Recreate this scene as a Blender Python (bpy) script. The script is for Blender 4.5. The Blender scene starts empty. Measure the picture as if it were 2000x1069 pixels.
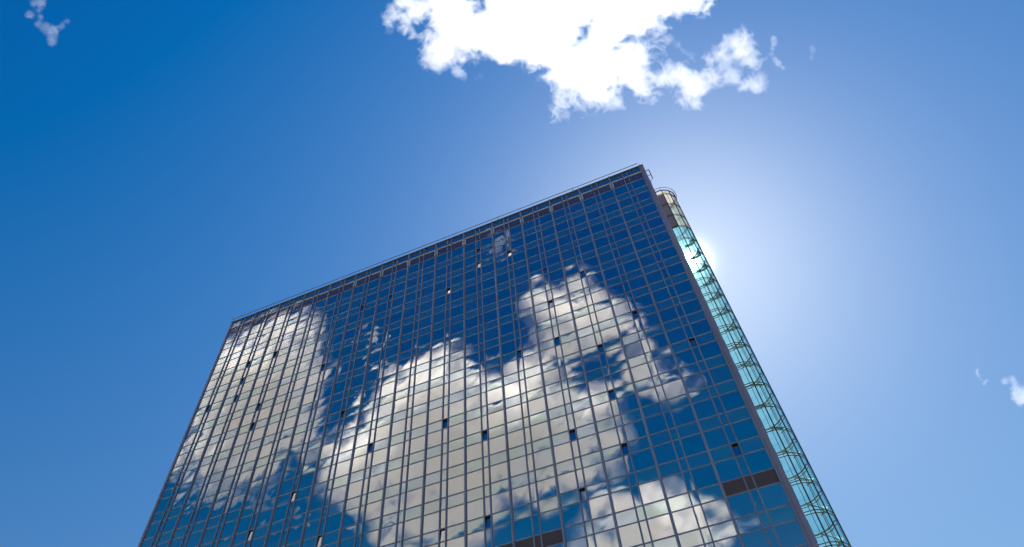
import bpy, math, random
import numpy as np

random.seed(7)
rng = np.random.default_rng(7)
sc = bpy.context.scene
COL = sc.collection

# ------------------------------------------------------------------ camera model
F_PX, CX, CY = 1282.26, 1000.0, 534.5
YAW, PITCH, ROLL = math.radians(-17.880), math.radians(52.489), math.radians(-5.7736)
ZC = 1.65                                   # eye height
_cy, _sy, _cp, _sp = math.cos(YAW), math.sin(YAW), math.cos(PITCH), math.sin(PITCH)
FWD = np.array([_sy * _cp, _cy * _cp, _sp])
_r0 = np.array([_cy, -_sy, 0.0]); _u0 = np.cross(_r0, FWD)
RGT = math.cos(ROLL) * _r0 + math.sin(ROLL) * _u0
UPV = -math.sin(ROLL) * _r0 + math.cos(ROLL) * _u0
EYE = np.array([0, 0, ZC])

def project(P):
    d = np.asarray(P, float) - EYE
    z = d @ FWD
    return CX + F_PX * (d @ RGT) / z, CY - F_PX * (d @ UPV) / z

D = 55.009                                  # distance to the facade plane
X0, BAY, NB = -70.661, 5.0363, 15           # left edge, bay width, bays
XR = X0 + NB * BAY
FL = 3.6                                    # storey height
HR = 90.309 + ZC                            # roof edge height
SUN = np.array([0.06483436, 0.64640457, 0.76023525])
SUN_EL, SUN_AZ = math.asin(SUN[2]), math.atan2(SUN[0], SUN[1])

# ------------------------------------------------------------------ helpers
def link(o, parent=None):
    COL.objects.link(o)
    if parent is not None:
        o.parent = parent
    return o

def tag(o, label=None, cat=None, group=None, kind=None):
    if label: o['label'] = label
    if cat: o['category'] = cat
    if group: o['group'] = group
    if kind: o['kind'] = kind
    return o

def empty(name, loc=(0, 0, 0)):
    o = bpy.data.objects.new(name, None)
    o.empty_display_size = 0.5
    o.location = loc
    return link(o)

class MB:
    """collects faces, builds one mesh object"""
    def __init__(self): self.v = []; self.f = []; self.s = []; self.m = []; self.cur = 0
    def add(self, verts, faces, smooth=False, mat=0):
        n = len(self.v)
        self.v += [tuple(p) for p in verts]
        self.f += [tuple(i + n for i in q) for q in faces]
        self.s += [smooth] * len(faces); self.m += [mat or self.cur] * len(faces)
    def box(self, x0, x1, y0, y1, z0, z1, mat=0):
        v = [(x, y, z) for z in (z0, z1) for y in (y0, y1) for x in (x0, x1)]
        self.add(v, [(0, 2, 3, 1), (4, 5, 7, 6), (0, 1, 5, 4), (2, 6, 7, 3), (0, 4, 6, 2), (1, 3, 7, 5)], mat=mat)
    def tube(self, pts, r, n=8, closed=False, mat=0):
        pts = [np.array(p, float) for p in pts]; m = len(pts); V = []
        for i, p in enumerate(pts):
            a = pts[(i - 1) % m] if (closed or i > 0) else p
            b = pts[(i + 1) % m] if (closed or i < m - 1) else p
            t = (b - a) / np.linalg.norm(b - a)
            h = np.array([0, 0, 1.0]) if abs(t[2]) < .9 else np.array([1.0, 0, 0])
            e = np.cross(t, h); e /= np.linalg.norm(e); g = np.cross(e, t)
            V += [p + r * (math.cos(2 * math.pi * k / n) * e + math.sin(2 * math.pi * k / n) * g) for k in range(n)]
        Fc = []
        for i in range(m if closed else m - 1):
            j = (i + 1) % m
            Fc += [(i * n + k, j * n + k, j * n + (k + 1) % n, i * n + (k + 1) % n) for k in range(n)]
        self.add(V, Fc, True, mat)
        if not closed:
            self.add(V[:n], [tuple(range(n))], mat=mat); self.add(V[-n:], [tuple(range(n))[::-1]], mat=mat)
    def build(self, name, mats, parent=None):
        me = bpy.data.meshes.new(name)
        me.from_pydata(self.v, [], self.f)
        me.polygons.foreach_set('use_smooth', self.s)
        for m in (mats if isinstance(mats, (list, tuple)) else [mats]): me.materials.append(m)
        me.polygons.foreach_set('material_index', self.m)
        me.update()
        return link(bpy.data.objects.new(name, me), parent)

# ------------------------------------------------------------------ materials
def mat(name):
    m = bpy.data.materials.new(name); m.use_nodes = True
    nt = m.node_tree; nt.nodes.clear()
    out = nt.nodes.new('ShaderNodeOutputMaterial')
    return m, nt, out

def N(nt, t, **kw):
    n = nt.nodes.new(t)
    for k, v in kw.items(): setattr(n, k, v)
    return n

def noise_ramp(nt, scale, lo, hi, detail=4, coord='Object', stretch=None):
    tc = N(nt, 'ShaderNodeTexCoord'); nz = N(nt, 'ShaderNodeTexNoise')
    nz.inputs['Scale'].default_value = scale; nz.inputs['Detail'].default_value = detail
    src = tc.outputs[coord]
    if stretch:
        mp = N(nt, 'ShaderNodeMapping'); mp.inputs['Scale'].default_value = stretch
        nt.links.new(src, mp.inputs[0]); src = mp.outputs[0]
    nt.links.new(src, nz.inputs['Vector'])
    r = N(nt, 'ShaderNodeValToRGB')
    r.color_ramp.elements[0].position = .3; r.color_ramp.elements[1].position = .7
    r.color_ramp.elements[0].color = (*lo, 1); r.color_ramp.elements[1].color = (*hi, 1)
    nt.links.new(nz.outputs['Fac'], r.inputs[0])
    return r.outputs[0]

def metal(name, lo, hi, rough=.45, metallic=.6, scale=.6):
    m, nt, out = mat(name)
    p = N(nt, 'ShaderNodeBsdfPrincipled')
    nt.links.new(noise_ramp(nt, scale, lo, hi, stretch=(1, 1, .15)), p.inputs['Base Color'])
    p.inputs['Metallic'].default_value = metallic; p.inputs['Roughness'].default_value = rough
    nt.links.new(p.outputs[0], out.inputs[0])
    return m

def coated_glass(name, refl, body_lo, body_hi, rough=.004):
    """reflective solar-control glazing: tinted mirror coat over a dark body, stronger at grazing angles"""
    m, nt, out = mat(name)
    body = N(nt, 'ShaderNodeBsdfDiffuse')
    nt.links.new(noise_ramp(nt, .09, body_lo, body_hi, 2), body.inputs[0])
    gl = N(nt, 'ShaderNodeBsdfGlossy'); gl.inputs['Roughness'].default_value = rough
    lw = N(nt, 'ShaderNodeLayerWeight'); lw.inputs[0].default_value = .35
    mx = N(nt, 'ShaderNodeMix', data_type='RGBA')
    nt.links.new(lw.outputs['Facing'], mx.inputs['Factor'])
    mx.inputs[6].default_value = (*refl, 1)
    mx.inputs[7].default_value = (*[c + (1 - c) * .18 for c in refl], 1)
    nt.links.new(mx.outputs[2], gl.inputs[0])
    add = N(nt, 'ShaderNodeAddShader')
    nt.links.new(body.outputs[0], add.inputs[0]); nt.links.new(gl.outputs[0], add.inputs[1])
    nt.links.new(add.outputs[0], out.inputs[0])
    return m

def clear_glass(name, tint, refl=.03, dust=.03):
    m, nt, out = mat(name)
    tr = N(nt, 'ShaderNodeBsdfTransparent'); tr.inputs[0].default_value = (*tint, 1)
    gl = N(nt, 'ShaderNodeBsdfGlossy'); gl.inputs['Roughness'].default_value = .01
    gl.inputs[0].default_value = (.85, .92, .95, 1)
    lw = N(nt, 'ShaderNodeLayerWeight'); lw.inputs[0].default_value = .5
    pw = N(nt, 'ShaderNodeMath', operation='POWER'); pw.inputs[1].default_value = 3.5
    ma = N(nt, 'ShaderNodeMath', operation='MULTIPLY_ADD', use_clamp=True)
    nt.links.new(lw.outputs['Facing'], pw.inputs[0]); nt.links.new(pw.outputs[0], ma.inputs[0]); ma.inputs[1].default_value = .8; ma.inputs[2].default_value = refl
    mix = N(nt, 'ShaderNodeMixShader')
    tl = N(nt, 'ShaderNodeBsdfTranslucent'); tl.inputs[0].default_value = (.85, .95, .90, 1)
    md = N(nt, 'ShaderNodeMixShader'); nt.links.new(noise_ramp(nt, .8, (dust * .5,) * 3, (dust * 1.5,) * 3, 6), md.inputs[0])
    nt.links.new(tr.outputs[0], md.inputs[1]); nt.links.new(tl.outputs[0], md.inputs[2]); tr = md
    nt.links.new(ma.outputs[0], mix.inputs[0]); nt.links.new(tr.outputs[0], mix.inputs[1]); nt.links.new(gl.outputs[0], mix.inputs[2])
    nt.links.new(mix.outputs[0], out.inputs[0])
    return m

def matte(name, lo, hi, rough=.8, scale=.5, bump=0):
    m, nt, out = mat(name)
    p = N(nt, 'ShaderNodeBsdfPrincipled'); p.inputs['Roughness'].default_value = rough
    nt.links.new(noise_ramp(nt, scale, lo, hi), p.inputs['Base Color'])
    nt.links.new(p.outputs[0], out.inputs[0])
    return m

M = {}
M['vision'] = coated_glass('vision_glass', (.63, .585, .525), (.000, .004, .010), (.000, .008, .016))
M['spandrel'] = coated_glass('spandrel_glass', (.51, .51, .475), (.006, .030, .036), (.012, .046, .050))
VAR = {'vision': [M['vision']], 'spandrel': [M['spandrel']]}
for q, (k, b) in enumerate((((1.05, 1.04, 1.03), .000), ((.93, .94, .96), .002), ((1.01, 1.0, .97), .005), ((.97, 1.0, 1.02), .003))):
    VAR['vision'].append(coated_glass('vision_glass', (.63 * k[0], .585 * k[1], .525 * k[2]), (b, b + .004, b + .008), (b * 1.5, b * 1.5 + .008, b * 1.5 + .014)))
    k2 = ((1.0, 1.05, .99), (.95, .98, 1.04), (1.04, 1.03, .96), (.94, .98, .99))[q]
    VAR['spandrel'].append(coated_glass('spandrel_glass', (.51 * k2[0], .51 * k2[1], .475 * k2[2]), (.006, .030 * k2[1], .036), (.014, .046 * k2[1], .050)))
M['parapet'] = coated_glass('parapet_glass', (.36, .40, .40), (.010, .030, .045), (.016, .04, .055))
M['louvre'] = coated_glass('brown_back_panel_glass', (.15, .14, .15), (.034, .029, .029), (.048, .038, .036))
M['metal'] = metal('mullion_aluminium', (.20, .205, .25), (.27, .275, .32), .42, .5)
M['metal_thin'] = metal('slim_aluminium', (.17, .175, .215), (.23, .235, .28), .42, .5)
M['transom'] = metal('transom_aluminium', (.20, .21, .25), (.27, .28, .32), .4, .5)
M['trim'] = metal('corner_cladding', (.19, .18, .23), (.25, .23, .29), .5, .35)
M['dark'] = matte('dark_interior', (.012, .012, .014), (.02, .02, .022))
M['brown'] = matte('brown_infill', (.055, .038, .040), (.075, .050, .050), .6)
M['warm'] = matte('painted_sunlit_edge', (.52, .46, .34), (.62, .55, .42), .5)  # sunlight on the slab edge, put into the base colour
M['steel'] = metal('dark_steel', (.05, .055, .07), (.09, .095, .11), .5, .4)
M['wall'] = matte('side_cladding', (.16, .17, .19), (.22, .23, .25), .6)
M['teal'] = clear_glass('teal_glass', (.61, .89, .87))
M['ring'] = matte('ring_steel', (.035, .038, .034), (.055, .06, .055), .6)
M['slab'] = matte('ring_beam_grey', (.40, .44, .43), (.48, .52, .50))
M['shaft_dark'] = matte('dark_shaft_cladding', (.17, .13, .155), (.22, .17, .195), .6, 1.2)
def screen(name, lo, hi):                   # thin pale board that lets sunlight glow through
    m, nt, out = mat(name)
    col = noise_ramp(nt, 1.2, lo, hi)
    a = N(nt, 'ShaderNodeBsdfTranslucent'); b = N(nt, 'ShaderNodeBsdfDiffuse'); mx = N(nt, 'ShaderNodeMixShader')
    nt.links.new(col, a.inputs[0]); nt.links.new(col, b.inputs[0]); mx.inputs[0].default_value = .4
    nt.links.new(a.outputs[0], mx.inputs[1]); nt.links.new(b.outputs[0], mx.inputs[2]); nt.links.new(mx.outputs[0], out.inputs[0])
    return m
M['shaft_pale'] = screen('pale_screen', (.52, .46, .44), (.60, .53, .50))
M['cap'] = screen('cap_band', (.58, .52, .36), (.66, .60, .44))

# ------------------------------------------------------------------ the office tower
tower = empty('office_building', (X0 + NB * BAY / 2, D + 18, 0))
tag(tower, 'tall office building with a flat grid facade of blue mirror glass reflecting clouds', 'building')
ORG = np.array(tower.location)
class LB(MB):
    def build(self, name, mats, parent=None):
        o = np.array(tower.location) if parent is not None else np.zeros(3)
        self.v = [(p[0] - o[0], p[1] - o[1], p[2] - o[2]) for p in self.v]
        return super().build(name, mats, parent)

GY = D + 0.05                               # glass plane
T1, T2 = .413, .561                         # slim mullions inside a bay
WM, WT = .27, .145                           # widths of main and slim mullions
zt = lambda n: HR - FL * n
NF = 25
SP0, SP1 = .555, .955                       # spandrel top and bottom inside a storey
ROW0 = .43                                  # warm slab-edge line

def pane_bm(mb, x0, x1, z0, z1, y=GY, n=5, bulge=None, tilt=.0022):
    tx, tz = rng.normal(0, tilt), rng.normal(0, tilt)
    hw, hz = (x1 - x0) / 2, (z1 - z0) / 2
    b = rng.normal(.0012, .0032) * min(1, hw) if bulge is None else bulge
    k1, k2 = rng.normal(0, .0007, 2)
    V = []
    for j in range(n + 1):
        for i in range(n + 1):
            a, c = -1 + 2 * i / n, -1 + 2 * j / n
            d = b * (1 - a * a) * (1 - c * c) * 2 + tx * a * hw + tz * c * hz + k1 * a * a + k2 * c * c * a
            V.append((x0 + hw * (1 + a), y - d, z0 + hz * (1 + c)))
    Fc = [(j * (n + 1) + i, j * (n + 1) + i + 1, (j + 1) * (n + 1) + i + 1, (j + 1) * (n + 1) + i) for j in range(n) for i in range(n)]
    mb.add(V, Fc, True)

def seen_area(x0, x1, z0, z1):
    P = [project((x, GY, z)) for x, z in ((x0, z0), (x1, z0), (x1, z1), (x0, z1))]
    cx = [min(max(p[0], 0), 2000) for p in P]; cyy = [min(max(p[1], 0), 1069) for p in P]
    return abs(sum(cx[i] * cyy[(i + 1) % 4] - cx[(i + 1) % 4] * cyy[i] for i in range(4))) / 2

VENTS = {(9,1),(9,2),(10,2),(8,3),(11,4),(12,5),(6,2),(5,2),(11,6),(13,8),(11,8),(12,9),(10,8),(14,10),(12,11),(8,10),(9,11),(11,12),
         (12,13),(14,14),(6,10),(11,14),(9,14),(8,14),(4,11),(3,12),(2,3),(4,5),(5,8),(2,7),(1,5),(1,4),(1,3),(2,6),(0,5),(5,13)}
BROWN = {(14, 15, 0), (14, 15, 1), (14, 15, 2), (10, 15, 0), (10, 15, 1), (10, 15, 2), (9, 15, 2)}

kinds = {}          # part name -> list of (area, x0, x1, z0, z1, material)
for i in range(NB):
    xs = X0 + i * BAY
    edges = [(xs + WM / 2 - .02, xs + T1 * BAY - WT / 2 + .02, 'wide'), (xs + T1 * BAY + WT / 2 - .02, xs + T2 * BAY - WT / 2 + .02, 'slim'),
             (xs + T2 * BAY + WT / 2 - .02, xs + BAY - WM / 2 + .02, 'wide')]
    for c, (a, b, w) in enumerate(edges):
        def put(name, n0, n1, m):
            z1, z0 = zt(n0), zt(n1)
            if z0 < .35: z0 = .35
            if z1 - z0 < .2: return
            kinds.setdefault(name, []).append((seen_area(a, b, z0, z1), a, b, z0, z1, m))
        put('parapet_pane', .0, ROW0 - .01, 'parapet')
        put('fascia_panel', ROW0 + .02, SP1, 'louvre')
        for k in range(NF):
            n0 = k + SP1; n1 = k + 1 + SP0
            put('window_pane' if w == 'wide' else 'slim_window_pane', n0, n1, 'vision')
            s0, s1 = k + 1 + SP0, k + 1 + SP1
            if (i, k + 1, c) in BROWN:
                put('infill_panel', s0, s1, 'brown')
            elif c == 1 and (i, k + 1) in VENTS:
                pass
            else:
                put('spandrel_pane' if w == 'wide' else 'slim_spandrel_pane', s0, s1, 'spandrel')

for name, lst in kinds.items():
    lst.sort(key=lambda q: -q[0])
    rest = LB(); rm = None
    for q, (ar, a, b, z0, z1, m) in enumerate(lst):
        if q < 100:
            mb = LB(); 
            if name == 'infill_panel': mb.box(a, b, GY - .03, GY + .05, z0, z1)
            else: pane_bm(mb, a, b, z0, z1)
            o = mb.build(name, random.choice(VAR[m]) if m in VAR else M[m], tower)
            if name == 'infill_panel': o['label'] = 'dark brown infill panel in place of a glass pane'
        else:
            rest.cur = random.randrange(5) if m in VAR else 0
            pane_bm(rest, a, b, z0, z1, n=4); rm = m
    if rest.v:
        tag(rest.build(name, VAR.get(rm, [M[rm]]), tower), kind='stuff')

# vent flaps standing open in the slim column
for (i, k) in sorted(VENTS):
    xs = X0 + i * BAY
    a, b = xs + T1 * BAY + WT / 2 - .02, xs + T2 * BAY - WT / 2 + .02
    z1, z0 = zt(k + SP0) - .02, zt(k + SP1) + .02
    fr = LB(); t = .05                       # a dark box-shaped reveal with its frame
    fr.box(a, b, GY + .9, GY + .95, z0, z1)
    fr.box(a, a + t, GY - .02, GY + .9, z0, z1); fr.box(b - t, b, GY - .02, GY + .9, z0, z1)
    fr.box(a + t, b - t, GY - .02, GY + .9, z1 - t, z1); fr.box(a + t, b - t, GY - .02, GY + .9, z0, z0 + t)
    v = fr.build('vent_window', M['dark'], tower)
    v['label'] = 'small vent window tilted open'
    ang = random.choice((5, 6, 8, 9)); sw = random.choice((0, 0, 0, 3, 6))
    sash = MB()
    w_, h_ = b - a - 2 * t - .03, z1 - z0 - 2 * t - .03
    nq = 3
    V = []; 
    for j in range(nq + 1):
        for q in range(nq + 1):
            u_, h2 = (q / nq - .5) * w_, j / nq * h_
            y = math.sin(math.radians(ang)) * h2 + math.tan(math.radians(sw)) * (u_ + w_ / 2) * (1 if sw > 0 else 1)
            V.append((u_, y, math.cos(math.radians(ang)) * h2))
    sash.add(V, [(j * 4 + q, j * 4 + q + 1, j * 4 + q + 5, j * 4 + q + 4) for j in range(nq) for q in range(nq)])
    s = sash.build('sash', M['vision'], v)
    s.location = ((a + b) / 2 - ORG[0], GY - .01 - ORG[1], z0 + t + .015 - ORG[2])

# mullions
for i in range(1, NB):
    x = X0 + i * BAY
    mb = LB(); h = WM / 2
    mb.box(x - h, x + h, D - .05, D + .12, 0, HR - .02)
    mb.box(x - h * .55, x + h * .55, D - .15, D - .05, 0, HR - .02)
    mb.build('mullion', M['metal'], tower)
for i in range(NB):
    for t in (T1, T2):
        x = X0 + i * BAY + t * BAY
        mb = LB(); mb.box(x - WT / 2, x + WT / 2, D - .07, D + .12, 0, HR - .05)
        mb.build('slim_mullion', M['metal_thin'], tower)
for i in range(1, NB):                       # pale brackets under the slab-edge strip
    if i >= 5:
        x = X0 + i * BAY
        mb = LB(); mb.box(x - .27, x + .27, D - .02, D + .10, zt(.86), zt(.47))
        mb.build('bracket', M['slab'], tower)
# transoms
for k in range(NF + 1):
    for off, hgt in ((SP0, .115), (SP1, .095)):
        if k == 0 and off == SP0: continue
        z = zt(k + off)
        if z < .3: continue
        mb = LB(); mb.box(X0 + .1, XR - .1, D + .0, D + .11, z - hgt / 2, z + hgt / 2)
        mb.build('transom', M['transom'], tower)
mb = LB(); z = zt(ROW0); mb.box(X0 + .1, XR - .1, D - .045, D + .11, z - .07, z + .05)  # slab edge with its sunlight painted on as pale tan
tag(mb.build('slab_edge_strip', M['warm'], tower), 'slab-edge strip below the roof edge, coloured pale and warm as if sunlit')
mb = LB(); mb.box(X0 - .18, XR + .55, D - .16, D + .45, HR - .02, HR + .10)
for i in range(NB + 1):                      # small lugs for the cleaning cradle
    x = X0 + i * BAY + .05; mb.box(x - .07, x + .07, D - .12, D + .05, HR + .10, HR + .34)
mb.build('coping', M['steel'], tower)
# corner claddings
mb = LB(); mb.box(XR - .17, XR + .02, D - .12, D + .12, 0, HR - .02); mb.box(XR + .07, XR + .53, D - .06, D + .3, 0, HR - .02)
mb.box(XR + .02, XR + .07, D + .02, D + .3, 0, HR - .02)
for k in range(NF):
    z = zt(k + SP0); 
    if z > .3: mb.box(XR + .065, XR + .535, D - .068, D - .05, z - .03, z + .03)
mb.build('corner_cladding', M['trim'], tower)
mb = LB(); mb.box(X0 - .15, X0 + .15, D - .12, D + .3, 0, HR - .02)
mb.build('corner_cladding', M['trim'], tower)
# body: roof, back and sides
DEP = 38.0
mb = LB()
mb.box(X0 - .14, XR + .50, D + 1.05, D + DEP, 0, HR - .7)
mb.build('wall', M['dark'], tower)
for sx, x in ((1, XR + .50), (-1, X0 - .14)):   # flanks: glazing between solid bands
    mb = LB(); mc = LB(); xb_ = x - .04 if sx > 0 else x - .02
    for k in range(NF):
        z1, z0 = zt(k + SP1), zt(k + 1 + SP0)
        if z0 > .2:
            for q in range(9):
                y0 = D + .36 + q * 4.18
                xa, xb = (x + .02, x + .10) if sx > 0 else (x - .10, x - .02)
                mb.box(xa, xb, y0, y0 + 4.02, z0 + .06, z1 - .06)
        z1, z0 = zt(k + SP0), zt(k + SP1)
        if z0 > .2: mc.box(xb_ - .02, xb_ + .08, D + .34, D + DEP - .05, z0, z1)
    tag(mb.build('flank_glazing', M['vision'], tower), kind='stuff')
    tag(mc.build('flank_band', M['wall'], tower), kind='stuff')
mb = LB(); mb.box(X0 - .1, XR + .45, D + .5, D + DEP - .2, HR - .66, HR - .3)
mb.build('roof', M['wall'], tower)
# roof railing
rail = LB(); yr = D + .25
rail.tube([(X0 - .9, yr, HR + 1.5), (XR - .1, yr, HR + 1.5)], .055)
rl = rail.build('roof_railing', M['steel'], tower)
for x in (X0 + .2, X0 + 2.9 * BAY, X0 + 4.26 * BAY, X0 + 5.06 * BAY, X0 + 7.6 * BAY, X0 + 10.2 * BAY, X0 + 12.8 * BAY):
    p = LB(); p.box(x - .045, x + .045, yr - .045, yr + .045, HR + .10, HR + 1.48)
    o = p.build('post', M['steel'], None); o.parent = rl
    o.location = (-ORG[0], -ORG[1], -ORG[2])
rail = LB()
rail.tube([(XR + .45, D + 1.2, HR - .1), (XR + 1.15, D + 1.2, HR + .1), (XR + 1.15, D + 1.2, HR - 2.6), (XR + .55, D + 1.2, HR - 3.6)], .07)
rail.tube([(XR + .5, D + 1.2, HR - 1.5), (XR + 1.15, D + 1.2, HR - 1.5)], .05)
rail.build('roof_bracket', M['steel'], tower)

# ------------------------------------------------------------------ the glass stair tower
TX, TY, TR = 7.30, 71.80, 2.60
ZTOP = 103.0 + ZC
RZ = 40.8 + ZC
stair = empty('stair_tower', (TX, TY, 0))
tag(stair, 'slim round teal glass tower with steel rings behind the right edge of the building', 'stair tower')
class SB(MB):
    def build(self, name, mats, parent=None, sub=False):
        self.v = [(p[0] - TX, p[1] - TY, p[2]) for p in self.v]
        return super().build(name, mats, parent)
ANG = [14 + 30 * k for k in range(12)]
def cyl(a, r, z):                            # angle measured from the side facing the camera, to the right
    a = math.radians(a); return (TX + r * math.sin(a), TY - r * math.cos(a), z)
levels = [RZ + FL * k for k in range(-12, 18)]
levels = [z for z in levels if z > .2]
bounds = [0.02] + [z for z in levels if z < ZTOP - .3] + [ZTOP]
cells = []
for a in ANG:
    for z0, z1 in zip(bounds[:-1], bounds[1:]):
        c = ((a + 15 + 180) % 360) - 180
        if -95 < c < 60 and z0 > 91: continue    # boards instead of glass here
        P = [project(cyl(x, TR, z)) for x, z in ((a, z0), (a + 30, z0), (a + 30, z1), (a, z1))]
        front = -80 < ((a + 15 + 180) % 360) - 180 < 100
        ar = abs(sum(P[i][0] * P[(i + 1) % 4][1] - P[(i + 1) % 4][0] * P[i][1] for i in range(4))) / 2
        vis = 0 < P[0][1] < 1200 and ar > 0
        cells.append(((ar if vis and front else ar * .001 if vis else 0), a, z0, z1))
cells.sort(key=lambda q: -q[0])
rest = SB()
for q, (ar, a, z0, z1) in enumerate(cells):
    mb = SB() if q < 100 else rest
    j = rng.normal(0, .006, 4)
    mb.add([cyl(a + .4, TR + j[0], z0 + .05), cyl(a + 29.6, TR + j[1], z0 + .05), cyl(a + 29.6, TR + j[2], z1 - .05), cyl(a + .4, TR + j[3], z1 - .05)], [(0, 1, 2, 3)])
    if q < 100: mb.build('glass_pane', M['teal'], stair)
tag(rest.build('glass_pane', M['teal'], stair), kind='stuff')
for a in ANG:
    mb = SB(); 
    mb.tube([cyl(a, TR, 0), cyl(a, TR, ZTOP)], .085 if a < 90 or a > 340 else .035, 6); mb.build('mullion', M['ring'], stair)
    if not -40 < a < 40: continue
    mb = SB(); am = a + 15; rm = TR * math.cos(math.radians(15))
    mb.tube([cyl(am, rm, 0), cyl(am, rm, ZTOP)], .04, 6); mb.build('slim_mullion', M['ring'], stair)
for z in levels:
    if z > ZTOP - .3: continue
    mb = SB()
    for dz in (-.17, .17):
        mb.tube([cyl(a, TR + .03, z + dz) for a in ANG], .055, 6, closed=True)
    mb.build('ring', M['ring'], stair)
    if z < 91:
        mb = SB()                            # edge beam of the landing at the back
        A = [100 + 10 * q for q in range(17)]
        V = []
        for a in A:
            V += [cyl(a, TR - .18, z - .08), cyl(a, TR - .18, z + .08), cyl(a, TR - .30, z + .08), cyl(a, TR - .30, z - .08)]
        Fc = []
        for q in range(len(A) - 1):
            for e in range(4):
                Fc.append((q * 4 + e, q * 4 + (e + 1) % 4, q * 4 + 4 + (e + 1) % 4, q * 4 + 4 + e))
        Fc += [(0, 1, 2, 3), tuple((len(A) - 1) * 4 + e for e in (3, 2, 1, 0))]
        mb.add(V, Fc); mb.build('landing_beam', M['slab'], stair)
        mb = SB(); V = []; n = 14            # curved stair flight up to the next landing
        for q in range(n + 1):
            a = 42 + 118 * q / n; h = z + .1 + (FL - .3) * q / n
            V += [cyl(a, 1.75, h), cyl(a, 2.28, h), cyl(a, 2.28, h - .14), cyl(a, 1.75, h - .14)]
        Fc = [(q * 4 + e, q * 4 + (e + 1) % 4, q * 4 + 4 + (e + 1) % 4, q * 4 + 4 + e) for q in range(n) for e in range(4)]
        Fc += [(3, 2, 1, 0), tuple(n * 4 + e for e in range(4))]
        mb.add(V, Fc); mb.build('stair_flight', M['slab'], stair)
# boards closing the stair head behind the glass above the main roof
ZS = 91.2 + ZC
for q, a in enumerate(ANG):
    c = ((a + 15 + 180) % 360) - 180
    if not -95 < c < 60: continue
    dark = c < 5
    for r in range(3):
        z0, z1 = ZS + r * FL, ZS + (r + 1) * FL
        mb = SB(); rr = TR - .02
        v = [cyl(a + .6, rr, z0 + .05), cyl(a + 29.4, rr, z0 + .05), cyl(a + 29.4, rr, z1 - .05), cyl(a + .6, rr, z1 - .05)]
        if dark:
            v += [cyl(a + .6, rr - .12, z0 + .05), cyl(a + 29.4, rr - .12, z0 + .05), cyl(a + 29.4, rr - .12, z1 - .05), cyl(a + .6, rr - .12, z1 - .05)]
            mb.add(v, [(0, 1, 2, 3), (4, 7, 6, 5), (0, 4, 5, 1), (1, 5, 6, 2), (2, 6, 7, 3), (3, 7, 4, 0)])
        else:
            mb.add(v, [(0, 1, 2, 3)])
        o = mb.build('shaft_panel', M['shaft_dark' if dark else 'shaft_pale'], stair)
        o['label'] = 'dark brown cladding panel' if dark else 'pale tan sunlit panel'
mb = SB(); zc0, zc1 = ZS + 3 * FL + .02, ZTOP
mb.add([cyl(a, TR - .2, zc0) for a in ANG] + [cyl(a, TR - .2, zc1) for a in ANG], [(k, (k + 1) % 12, 12 + (k + 1) % 12, 12 + k) for k in range(12)])
mb.build('cap_band', M['cap'], stair)
mb = SB(); mb.tube([cyl(a, TR + .06, ZTOP + .05) for a in range(0, 360, 10)], .11, 6, closed=True); mb.build('roof_rim', M['steel'], stair)
mb = SB(); mb.tube([cyl(a, TR + .35, ZTOP + .55) for a in range(0, 360, 10)], .05, 6, closed=True)
for a in range(10, 370, 60): mb.tube([cyl(a, TR + .05, ZTOP + .05), cyl(a, TR + .35, ZTOP + .55)], .035, 6)
mb.build('handrail', M['steel'], stair)
# narrow link between the two towers
mb = SB(); mb.box(XR + .62, 6.70, 70.0, 74.2, 0, 84.6 + ZC)
mb.build('link_wall', M['dark'], stair)

# ------------------------------------------------------------------ clouds
def surface_nets(Fd):
    S = Fd > 0
    nx, ny, nz = Fd.shape
    cnt = np.zeros((nx - 1, ny - 1, nz - 1), np.uint8)
    for a in (0, 1):
        for b in (0, 1):
            for c in (0, 1):
                cnt += S[a:nx - 1 + a, b:ny - 1 + b, c:nz - 1 + c]
    act = (cnt > 0) & (cnt < 8)
    I = np.argwhere(act)
    idx = np.full(act.shape, -1, np.int32); idx[act] = np.arange(len(I))
    acc = np.zeros((len(I), 3)); num = np.zeros(len(I))
    for ax in range(3):
        o = [q for q in range(3) if q != ax]
        for a in (0, 1):
            for b in (0, 1):
                p = I.copy(); p[:, o[0]] += a; p[:, o[1]] += b
                q = p.copy(); q[:, ax] += 1
                f0, f1 = Fd[tuple(p.T)], Fd[tuple(q.T)]
                m = (f0 > 0) != (f1 > 0)
                t = np.where(m, f0 / np.where(m, f0 - f1, 1), 0)
                pt = p.astype(float); pt[:, ax] += t
                acc[m] += pt[m]; num[m] += 1
    V = acc / num[:, None]
    Q = []
    for ax in range(3):
        o = [q for q in range(3) if q != ax]
        A = [slice(None)] * 3; B = [slice(None)] * 3
        A[ax] = slice(0, -1); B[ax] = slice(1, None)
        e = S[tuple(A)] != S[tuple(B)]
        P = np.argwhere(e)
        ok = (P[:, o[0]] > 0) & (P[:, o[1]] > 0) & (P[:, o[0]] < Fd.shape[o[0]] - 1) & (P[:, o[1]] < Fd.shape[o[1]] - 1)
        P = P[ok]
        c = []
        for a, b in ((-1, -1), (0, -1), (0, 0), (-1, 0)):
            r = P.copy(); r[:, o[0]] += a; r[:, o[1]] += b
            c.append(idx[tuple(r.T)])
        q = np.stack(c, 1)
        ins = S[tuple(P.T)]
        flip = ins if ax != 1 else ~ins
        q[~flip] = q[~flip][:, ::-1]
        Q.append(q)
    return V, np.concatenate(Q)

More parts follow.
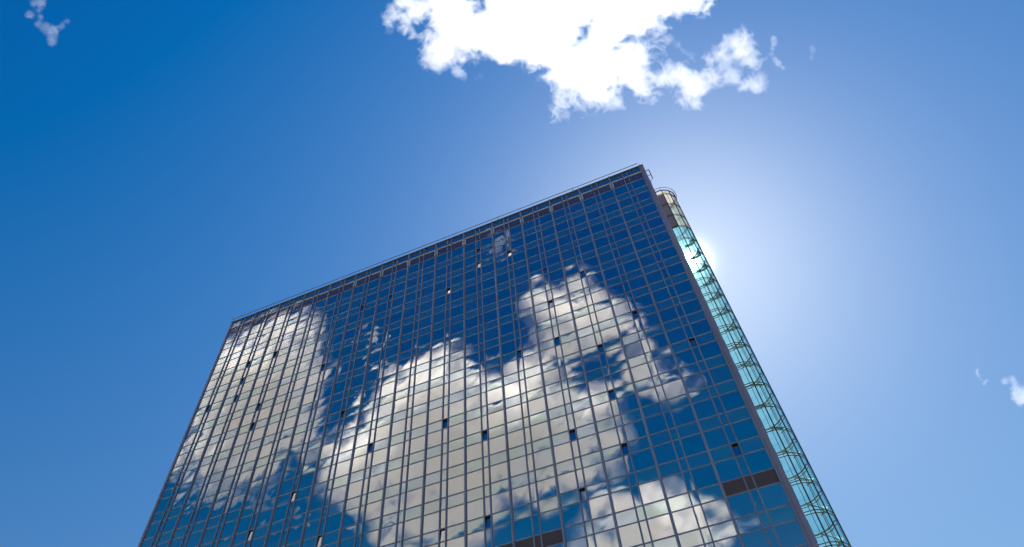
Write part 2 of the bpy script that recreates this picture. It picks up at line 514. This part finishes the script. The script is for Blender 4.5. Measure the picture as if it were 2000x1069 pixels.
def value_noise(shape, cell, seed):
    r = np.random.default_rng(seed)
    dims = [int(s / cell) + 4 for s in shape]
    L = r.uniform(-1, 1, dims).astype(np.float32)
    for ax, s in enumerate(shape):
        x = np.arange(s) / cell + r.uniform(0, 1); i = x.astype(int); t = (x - i).astype(np.float32)
        sh = [1, 1, 1]; sh[ax] = s
        w = [(1 - t) ** 3 / 6, (3 * t ** 3 - 6 * t ** 2 + 4) / 6, (-3 * t ** 3 + 3 * t ** 2 + 3 * t + 1) / 6, t ** 3 / 6]
        L = sum(np.take(L, np.minimum(i + q, L.shape[ax] - 1), axis=ax) * w[q].reshape(sh) for q in range(4))
    return L * 3.0

_cm = {}
def cloud_material(density, g=.55, alb=.999):
    if (density, g, alb) in _cm: return _cm[density, g, alb]
    m, nt, out = mat('cloud_droplets')
    v = N(nt, 'ShaderNodeVolumeScatter')
    v.inputs['Color'].default_value = (alb, alb, alb, 1)
    v.inputs['Density'].default_value = density; v.inputs['Anisotropy'].default_value = g
    nt.links.new(v.outputs[0], out.inputs['Volume'])
    _cm[density, g, alb] = m
    return m

def make_cloud(label, blobs, dist, shells, vox=2.0, amp=16, cell=60, octaves=5, mirror=False, holes=(), seed=1, flat=.75, group=None, warp=5, rough=.66):
    """a closed lumpy body: joined puffs roughened by fractal noise, at its own distance and with real depth"""
    B = np.array([b[:3] for b in blobs], float)
    pad = amp * 1.6 + 6
    lo = [(B[:, 0] - B[:, 2]).min() - pad, (B[:, 1] - B[:, 2]).min() - pad]
    hi = [(B[:, 0] + B[:, 2]).max() + pad, (B[:, 1] + B[:, 2]).max() + pad]
    dz = B[:, 2].max() * flat + pad
    shp = (int((hi[0] - lo[0]) / vox) + 2, int((hi[1] - lo[1]) / vox) + 2, int(2 * dz / vox) + 2)
    S = np.full(shp, -60.0, np.float32); A = np.full(shp, float(amp), np.float32)
    rr = np.random.default_rng(seed)
    for (x, y, r) in B:
        w = rr.normal(0, .25) * min(r, 30)
        s = [slice(max(0, int((c - l - r - pad) / vox)), int((c - l + r + pad) / vox) + 2) for c, l in ((x, lo[0]), (y, lo[1]), (w, -dz))]
        gx = lo[0] + vox * np.arange(*s[0].indices(shp[0])); gy = lo[1] + vox * np.arange(*s[1].indices(shp[1])); gz = -dz + vox * np.arange(*s[2].indices(shp[2]))
        d = np.sqrt((gx[:, None, None] - x) ** 2 + (gy[None, :, None] - y) ** 2 + ((gz[None, None, :] - w) / flat) ** 2)
        f = (r - d).astype(np.float32)
        old = S[s[0], s[1], s[2]]
        A[s[0], s[1], s[2]] = np.where(f > old, min(amp, .75 * r), A[s[0], s[1], s[2]])
        k = 6.0                              # smooth union
        h = np.clip(.5 + .5 * (f - old) / k, 0, 1)
        S[s[0], s[1], s[2]] = old * (1 - h) + f * h + k * h * (1 - h)
    for (x, y, r) in holes:
        gx = lo[0] + vox * np.arange(shp[0]); gy = lo[1] + vox * np.arange(shp[1])
        d = np.sqrt((gx[:, None] - x) ** 2 + (gy[None, :] - y) ** 2)
        S = np.minimum(S, (d - r)[:, :, None].astype(np.float32))
    Nz = np.zeros(shp, np.float32); a = 1.0; c = cell / vox
    for q in range(octaves):
        if c < 1.6: break
        n = value_noise(shp, c, seed * 31 + q)
        Nz += a * (n if q < 1 else (0.5 - np.abs(n)) * 1.5)
        a *= rough; c *= .47
    wz = [np.rint(value_noise(shp, cell / vox * .22, seed * 77 + q) * warp / vox).astype(np.int32) for q in range(2)]
    gi = np.arange(shp[0], dtype=np.int32)[:, None, None]; gj = np.arange(shp[1], dtype=np.int32)[None, :, None]; gk = np.arange(shp[2], dtype=np.int32)[None, None, :]
    Nz = Nz[np.clip(gi + wz[0], 0, shp[0] - 1), np.clip(gj + wz[1], 0, shp[1] - 1), gk]
    Fd = S + A * Nz
    for ax in range(3):                      # keep the hull closed at the border of its box
        for e in (0, -1):
            ix = [slice(None)] * 3; ix[ax] = e; Fd[tuple(ix)] = np.minimum(Fd[tuple(ix)], -1)
    root = None
    for (shift, *dens) in shells:       # thin fringe outside, denser core inside
        V, Q = surface_nets(Fd + shift)
        if len(Q) < 12: continue
        px = lo[0] + vox * V[:, 0]; py = lo[1] + vox * V[:, 1]; w = -dz + vox * V[:, 2]
        dirs = ((px - CX) / F_PX)[:, None] * RGT - ((py - CY) / F_PX)[:, None] * UPV + FWD
        P = EYE + dirs * (dist * (1 + w / F_PX))[:, None]
        if mirror:
            P[:, 1] = 2 * D - P[:, 1]; Q = Q[:, ::-1]
        if root is None: ctr = P.mean(0)
        me = bpy.data.meshes.new('cloud')
        me.vertices.add(len(P)); me.vertices.foreach_set('co', (P - ctr).astype(np.float32).ravel())
        me.loops.add(len(Q) * 4); me.loops.foreach_set('vertex_index', Q.astype(np.int32).ravel())
        me.polygons.add(len(Q)); me.polygons.foreach_set('loop_start', np.arange(len(Q), dtype=np.int32) * 4)
        me.polygons.foreach_set('loop_total', np.full(len(Q), 4, np.int32))
        me.update(calc_edges=True); me.validate()
        me.materials.append(cloud_material(*dens))
        o = bpy.data.objects.new('cloud' if root is None else 'cloud_core', me)
        if root is None:
            root = o; o.location = ctr; link(o); tag(o, label, 'cloud', group)
        else:
            link(o, root)
    return root

DIST = 1700.0
GRP = 'white clouds in the blue sky'
BIG = [(8, .005, .2, .92), (3, .008, .1, .85), (-3, .013, 0, .78), (-12, .03, 0, .62)]
SHRED = [(3, .0015, .3), (1, .0025, .3), (-1, .004, .3)]
BACK = [(20, .0012, -.2), (11, .004, -.2), (3, .007, -.2), (-6, .016, -.3), (-16, .04, -.3)]

big = [(770,35,18),(765,55,11),(790,45,20),(815,20,28),(800,2,24),(850,10,40),(880,30,45),(850,60,22),(870,90,28),(855,115,13),(858,130,8),
 (910,75,38),(900,105,18),(945,60,50),(930,100,20),(985,55,52),(1000,85,25),(960,88,25),(1040,45,60),(1050,85,33),(1090,60,60),(1080,110,38),
 (1100,150,42),(1078,147,18),(1130,120,50),(1150,160,42),(1112,190,28),(1097,208,18),(1105,220,10),(1180,150,42),(1190,188,22),(1205,203,13),
 (1160,185,24),(1220,130,38),(1240,155,26),(1250,112,28),(1000,-5,70),(1100,5,70),(1200,5,60),(1170,70,38),(900,-20,60),(1260,20,46),(1310,0,38),
 (1350,-8,26),(1290,55,26),(1302,75,16),(1280,105,22),(1292,135,19),(1312,142,17),(1337,142,18),(1325,90,14),(1335,100,13),(1348,114,12),(1357,165,20),(1370,150,18),
 (1350,150,19),(1385,120,21),(1375,140,17),(1400,110,17),(1436,82,12),(1450,100,15),(1464,118,13),(1425,140,12),(1440,152,11),(1460,165,15),(1475,170,11),(1418,118,12),
 (1486,155,6),(1430,155,9),(1410,132,12),(1395,150,13)]
make_cloud('large dazzling white ragged cloud above the building, cut off by the top of the picture', big, DIST, BIG, 1.5, 16, 60, 6, rough=.78,
           holes=((1238,74,17),(1202,52,9),(1313,112,11),(1350,128,7),(1408,88,9),(1446,131,7),(1462,146,6),(1412,162,5),(1268,98,6)), seed=3, flat=.45, group=GRP)
make_cloud('shred of white cloud just below the left part of the large cloud', [(892,140,7),(900,146,7),(911,152,5),(936,150,5),(928,153,3)], DIST, SHRED, .8, 5, 14, 4, seed=5, group=GRP)
make_cloud('thin feathery wisp of cloud just right of the large cloud', [(1512,76,4),(1512,86,3.5),(1508,96,3.5),(1506,106,4),(1512,116,3.5),(1519,124,4),(1530,134,3.5),(1496,115,3)], DIST, [(1.5, .0025, .4), (0, .004, .4)], .7, 3.5, 12, 4, seed=6, group=GRP)
make_cloud('faint streak of cloud standing alone right of the feathery wisp', [(1585,94,4),(1586,103,3.5),(1585,113,3)], DIST, [(1, .0025, .4)], .7, 3, 10, 3, seed=8, group=GRP)
make_cloud('small bluish broken cloud in the top left corner of the sky', [(80,4,10),(66,6,8),(88,-4,10),(59,28,7),(78,18,6),(80,33,5),(75,47,5),(90,53,6),(108,60,8),(105,80,6),(106,71,5),(121,53,6),(132,42,5)],
           DIST, [(2.5, .0012, .4), (1, .002, .4), (-.5, .002, .4)], .8, 7, 16, 5, seed=9, group=GRP)
make_cloud('small white cloud cut off by the right edge of the picture', [(1988,765,9),(2000,770,12),(1983,750,4),(1998,782,8),(1962,745,3.5),(1978,741,3.5),(2012,775,14),(1990,787,4)],
           DIST, SHRED, 1.0, 5, 16, 4, seed=11, group=GRP)
make_cloud('faint tiny tuft of cloud left of the small white cloud at the right edge', [(1909,723,3),(1909,729,2.4),(1911,735,2.2),(1915,742,2.2),(1921,750,3.2),(1926,745,2.5)],
           DIST, [(1.5, .003, .4), (0, .006, .4)], .6, 1.2, 8, 3, seed=12, group=GRP)
over = [(900,260,60),(830,300,60),(760,330,50),(700,380,40),(970,230,50),(850,200,60),(650,420,30),(760,240,60),(1040,220,40)]  # added cloud out of view, gives the tilted sashes something white to reflect
make_cloud('added white cloud high overhead, out of view, for the tilted vent windows near the roof to mirror', over, DIST, [(0, .03, .1)], 4.0, 10, 80, 4, True, seed=31, flat=.5, group='clouds mirrored in the facade')

RGP = 'clouds mirrored in the facade'
RD = 1700.0
cA = [(1140,630,45),(1180,640,40),(1090,660,40),(1010,790,55),(880,770,50),(1130,572,28),(1150,600,38),(1060,585,26),(1100,610,38),(1190,612,34),(1215,640,28),(1160,660,38),(1110,680,48),(1080,722,48),(1030,742,46),(970,768,52),(910,745,46),
 (870,722,32),(830,745,40),(795,795,46),(765,850,48),(720,890,46),(680,922,50),(650,935,34),(720,960,58),(800,920,78),(880,830,80),(960,840,80),(900,920,88),(1000,890,52),
 (1040,800,68),(1100,780,58),(1120,860,58),(1160,800,52),(1200,775,28),(1180,860,42),(1130,920,42),(1080,900,40),(760,1020,52),(830,1010,70),(900,1010,60),(950,985,45),
 (1020,955,32),(1060,960,34),(1190,915,24),(1250,730,38),(1300,745,32),(1330,745,20),(1260,690,22),(870,1065,52),(790,1075,40)]
make_cloud('big cream cloud mirrored across the middle of the glass facade', cA, RD, BACK, 2.6, 13, 80, 6, True, rough=.73, holes=((1196,704,20),(1228,806,6)), seed=21, flat=.6, group=RGP)
cB = [(480,650,34),(530,640,44),(580,640,38),(470,720,58),(540,712,60),(600,690,28),(450,790,58),(520,790,70),(590,760,48),(622,740,28),(420,865,52),(500,860,66),(570,840,48),
 (590,890,22),(405,915,36),(460,915,42),(520,915,32),(430,700,40),(390,880,38),(380,820,25),(350,900,25)]
make_cloud('pinkish grey cloud mirrored down the left side of the glass facade', cB, RD, BACK, 2.6, 14, 70, 6, True, rough=.73, holes=((402,812,16),), seed=22, flat=.6, group=RGP)
cC = [(1150,1040,28),(1180,1012,32),(1230,1020,42),(1280,1010,38),(1320,995,32),(1360,1015,32),(1400,1035,28),(1250,1070,60),(1340,1070,50),(1160,1075,40),(1330,966,8),(1440,1010,8)]
make_cloud('bright cream cloud mirrored at the foot of the facade towards its right edge', cC, RD, BACK, 2.5, 11, 50, 5, True, rough=.73, seed=23, flat=.6, group=RGP)
cD = [(730,655,20),(722,682,13),(748,740,18),(690,792,9),(672,762,11),(768,728,13),(700,770,9)]
make_cloud('small grey puff mirrored between the two large mirrored clouds', cD, RD, [(2, .02, 0)], 2.0, 9, 36, 4, True, seed=24, flat=.6, group=RGP)
cE = [(970,470,13),(975,486,11),(988,462,9),(950,492,7),(1000,478,6)]
make_cloud('faint little cloud mirrored near the roof edge of the facade', cE, RD, [(2, .008, 0)], 2.0, 8, 30, 4, True, seed=25, flat=.6, group=RGP)
cF = [(355,950,16),(430,955,16),(480,940,14),(370,985,11),(520,1000,9),(580,1000,10),(392,965,13),(412,976,11),(460,962,12),(440,985,9),(475,975,9),(505,985,8),(540,970,8)]
make_cloud('ragged grey shreds of cloud mirrored low on the left of the facade', cF, RD, [(4, .006, 0), (0, .010, 0)], 2.0, 8, 30, 4, True, seed=26, flat=.6, group=RGP)

# ------------------------------------------------------------------ ground
m, nt, out = mat('paving')
p = N(nt, 'ShaderNodeBsdfPrincipled'); p.inputs['Roughness'].default_value = .85
tc = N(nt, 'ShaderNodeTexCoord'); br = N(nt, 'ShaderNodeTexBrick')
br.inputs['Scale'].default_value = 1.0; br.inputs['Mortar Size'].default_value = .01
br.inputs['Color1'].default_value = (.26, .25, .24, 1); br.inputs['Color2'].default_value = (.31, .30, .28, 1); br.inputs['Mortar'].default_value = (.14, .14, .13, 1)
nt.links.new(tc.outputs['Object'], br.inputs['Vector']); nt.links.new(br.outputs[0], p.inputs['Base Color']); nt.links.new(p.outputs[0], out.inputs[0])
g = MB(); g.add([(-6000, -6000, 0), (6000, -6000, 0), (6000, 6000, 0), (-6000, 6000, 0)], [(0, 1, 2, 3)])
tag(g.build('ground', m), 'light grey stone paving in front of the building', 'ground', kind='structure')

# ------------------------------------------------------------------ sky and sun
w = bpy.data.worlds.new('World'); sc.world = w; w.use_nodes = True
nt = w.node_tree; nt.nodes.clear()
out = N(nt, 'ShaderNodeOutputWorld'); bg = N(nt, 'ShaderNodeBackground')
sky = N(nt, 'ShaderNodeTexSky'); sky.sky_type = 'NISHITA'; sky.sun_disc = False
sky.sun_elevation = SUN_EL; sky.sun_rotation = SUN_AZ
sky.air_density = 1.0; sky.dust_density = .3; sky.ozone_density = 3.0
# deep polarised blue: each colour channel of the sky gets its own simple curve
sep = N(nt, 'ShaderNodeSeparateColor'); cmb = N(nt, 'ShaderNodeCombineColor')
nt.links.new(sky.outputs[0], sep.inputs[0])
for ch, (k, o) in enumerate(((1.28, -.93), (1.32, -.72))):
    a = N(nt, 'ShaderNodeMath', operation='ADD'); a.inputs[1].default_value = o
    b = N(nt, 'ShaderNodeMath', operation='MULTIPLY'); b.inputs[1].default_value = k
    c = N(nt, 'ShaderNodeMath', operation='MAXIMUM'); c.inputs[1].default_value = .005
    nt.links.new(sep.outputs[ch], a.inputs[0]); nt.links.new(a.outputs[0], b.inputs[0]); nt.links.new(b.outputs[0], c.inputs[0]); nt.links.new(c.outputs[0], cmb.inputs[ch])
z = N(nt, 'ShaderNodeMath', operation='SUBTRACT'); z.inputs[1].default_value = .75
a = N(nt, 'ShaderNodeMath', operation='POWER'); a.inputs[1].default_value = .8
b = N(nt, 'ShaderNodeMath', operation='MULTIPLY'); b.inputs[1].default_value = 1.21 * 10 ** .2
nt.links.new(sep.outputs[2], z.inputs[0]); nt.links.new(z.outputs[0], a.inputs[0]); nt.links.new(a.outputs[0], b.inputs[0]); nt.links.new(b.outputs[0], cmb.inputs[2])
tc = N(nt, 'ShaderNodeTexCoord'); dt = N(nt, 'ShaderNodeVectorMath', operation='DOT_PRODUCT'); nm = N(nt, 'ShaderNodeVectorMath', operation='NORMALIZE')
nt.links.new(tc.outputs['Generated'], nm.inputs[0]); nt.links.new(nm.outputs[0], dt.inputs[0]); dt.inputs[1].default_value = tuple(SUN)
ac = N(nt, 'ShaderNodeMath', operation='ARCCOSINE', use_clamp=False); cl = N(nt, 'ShaderNodeMath', operation='MINIMUM'); cl.inputs[1].default_value = .9999999
nt.links.new(dt.outputs['Value'], cl.inputs[0]); nt.links.new(cl.outputs[0], ac.inputs[0])
sx = N(nt, 'ShaderNodeSeparateXYZ'); nt.links.new(nm.outputs[0], sx.inputs[0])
fz = N(nt, 'ShaderNodeMath', operation='MULTIPLY_ADD'); fz.inputs[1].default_value = .55; fz.inputs[2].default_value = .69
nt.links.new(sx.outputs['Z'], fz.inputs[0])
sf = N(nt, 'ShaderNodeVectorMath', operation='SCALE'); nt.links.new(cmb.outputs[0], sf.inputs[0]); nt.links.new(fz.outputs[0], sf.inputs['Scale'])
last = sf.outputs[0]
# circumsolar aureole of the hazy air round the sun
for amp_, width, colr in ((400.0, .007, (1, .97, .9)), (.95, .085, (1.1, .95, .75)), (.7, .45, (.12, .6, 1))):
    ml = N(nt, 'ShaderNodeMath', operation='MULTIPLY'); ml.inputs[1].default_value = -1 / width
    ex = N(nt, 'ShaderNodeMath', operation='EXPONENT'); nt.links.new(ac.outputs[0], ml.inputs[0]); nt.links.new(ml.outputs[0], ex.inputs[0])
    sc_ = N(nt, 'ShaderNodeVectorMath', operation='SCALE'); sc_.inputs[0].default_value = tuple(amp_ * c for c in colr); nt.links.new(ex.outputs[0], sc_.inputs['Scale'])
    ad = N(nt, 'ShaderNodeVectorMath', operation='ADD'); nt.links.new(last, ad.inputs[0]); nt.links.new(sc_.outputs[0], ad.inputs[1])
    last = ad.outputs[0]
nt.links.new(last, bg.inputs[0]); bg.inputs[1].default_value = .050
nt.links.new(bg.outputs[0], out.inputs[0])

L = bpy.data.lights.new('sun', 'SUN'); L.energy = 5.0; L.angle = math.radians(.53); L.color = (1, .955, .89)
lo = link(bpy.data.objects.new('sun', L))
from mathutils import Vector, Matrix
lo.rotation_euler = Vector(tuple(SUN)).to_track_quat('Z', 'Y').to_euler()
lo.location = (20, 0, 150)

# ------------------------------------------------------------------ camera
cam = bpy.data.cameras.new('camera'); co = link(bpy.data.objects.new('camera', cam))
cam.sensor_fit = 'HORIZONTAL'; cam.sensor_width = 36; cam.lens = F_PX / 2000 * 36
cam.clip_start = .1; cam.clip_end = 50000
mw = Matrix(((RGT[0], UPV[0], -FWD[0], EYE[0]), (RGT[1], UPV[1], -FWD[1], EYE[1]), (RGT[2], UPV[2], -FWD[2], EYE[2]), (0, 0, 0, 1)))
co.matrix_world = mw
sc.camera = co

# ------------------------------------------------------------------ render settings
sc.render.engine = 'CYCLES'
cy = sc.cycles
cy.max_bounces = 40; cy.volume_bounces = 24; cy.transparent_max_bounces = 32; cy.glossy_bounces = 6; cy.diffuse_bounces = 3
cy.use_denoising = True
vs = sc.view_settings
vs.view_transform = 'Standard'; vs.look = 'None'; vs.gamma = 1; vs.exposure = 1.0
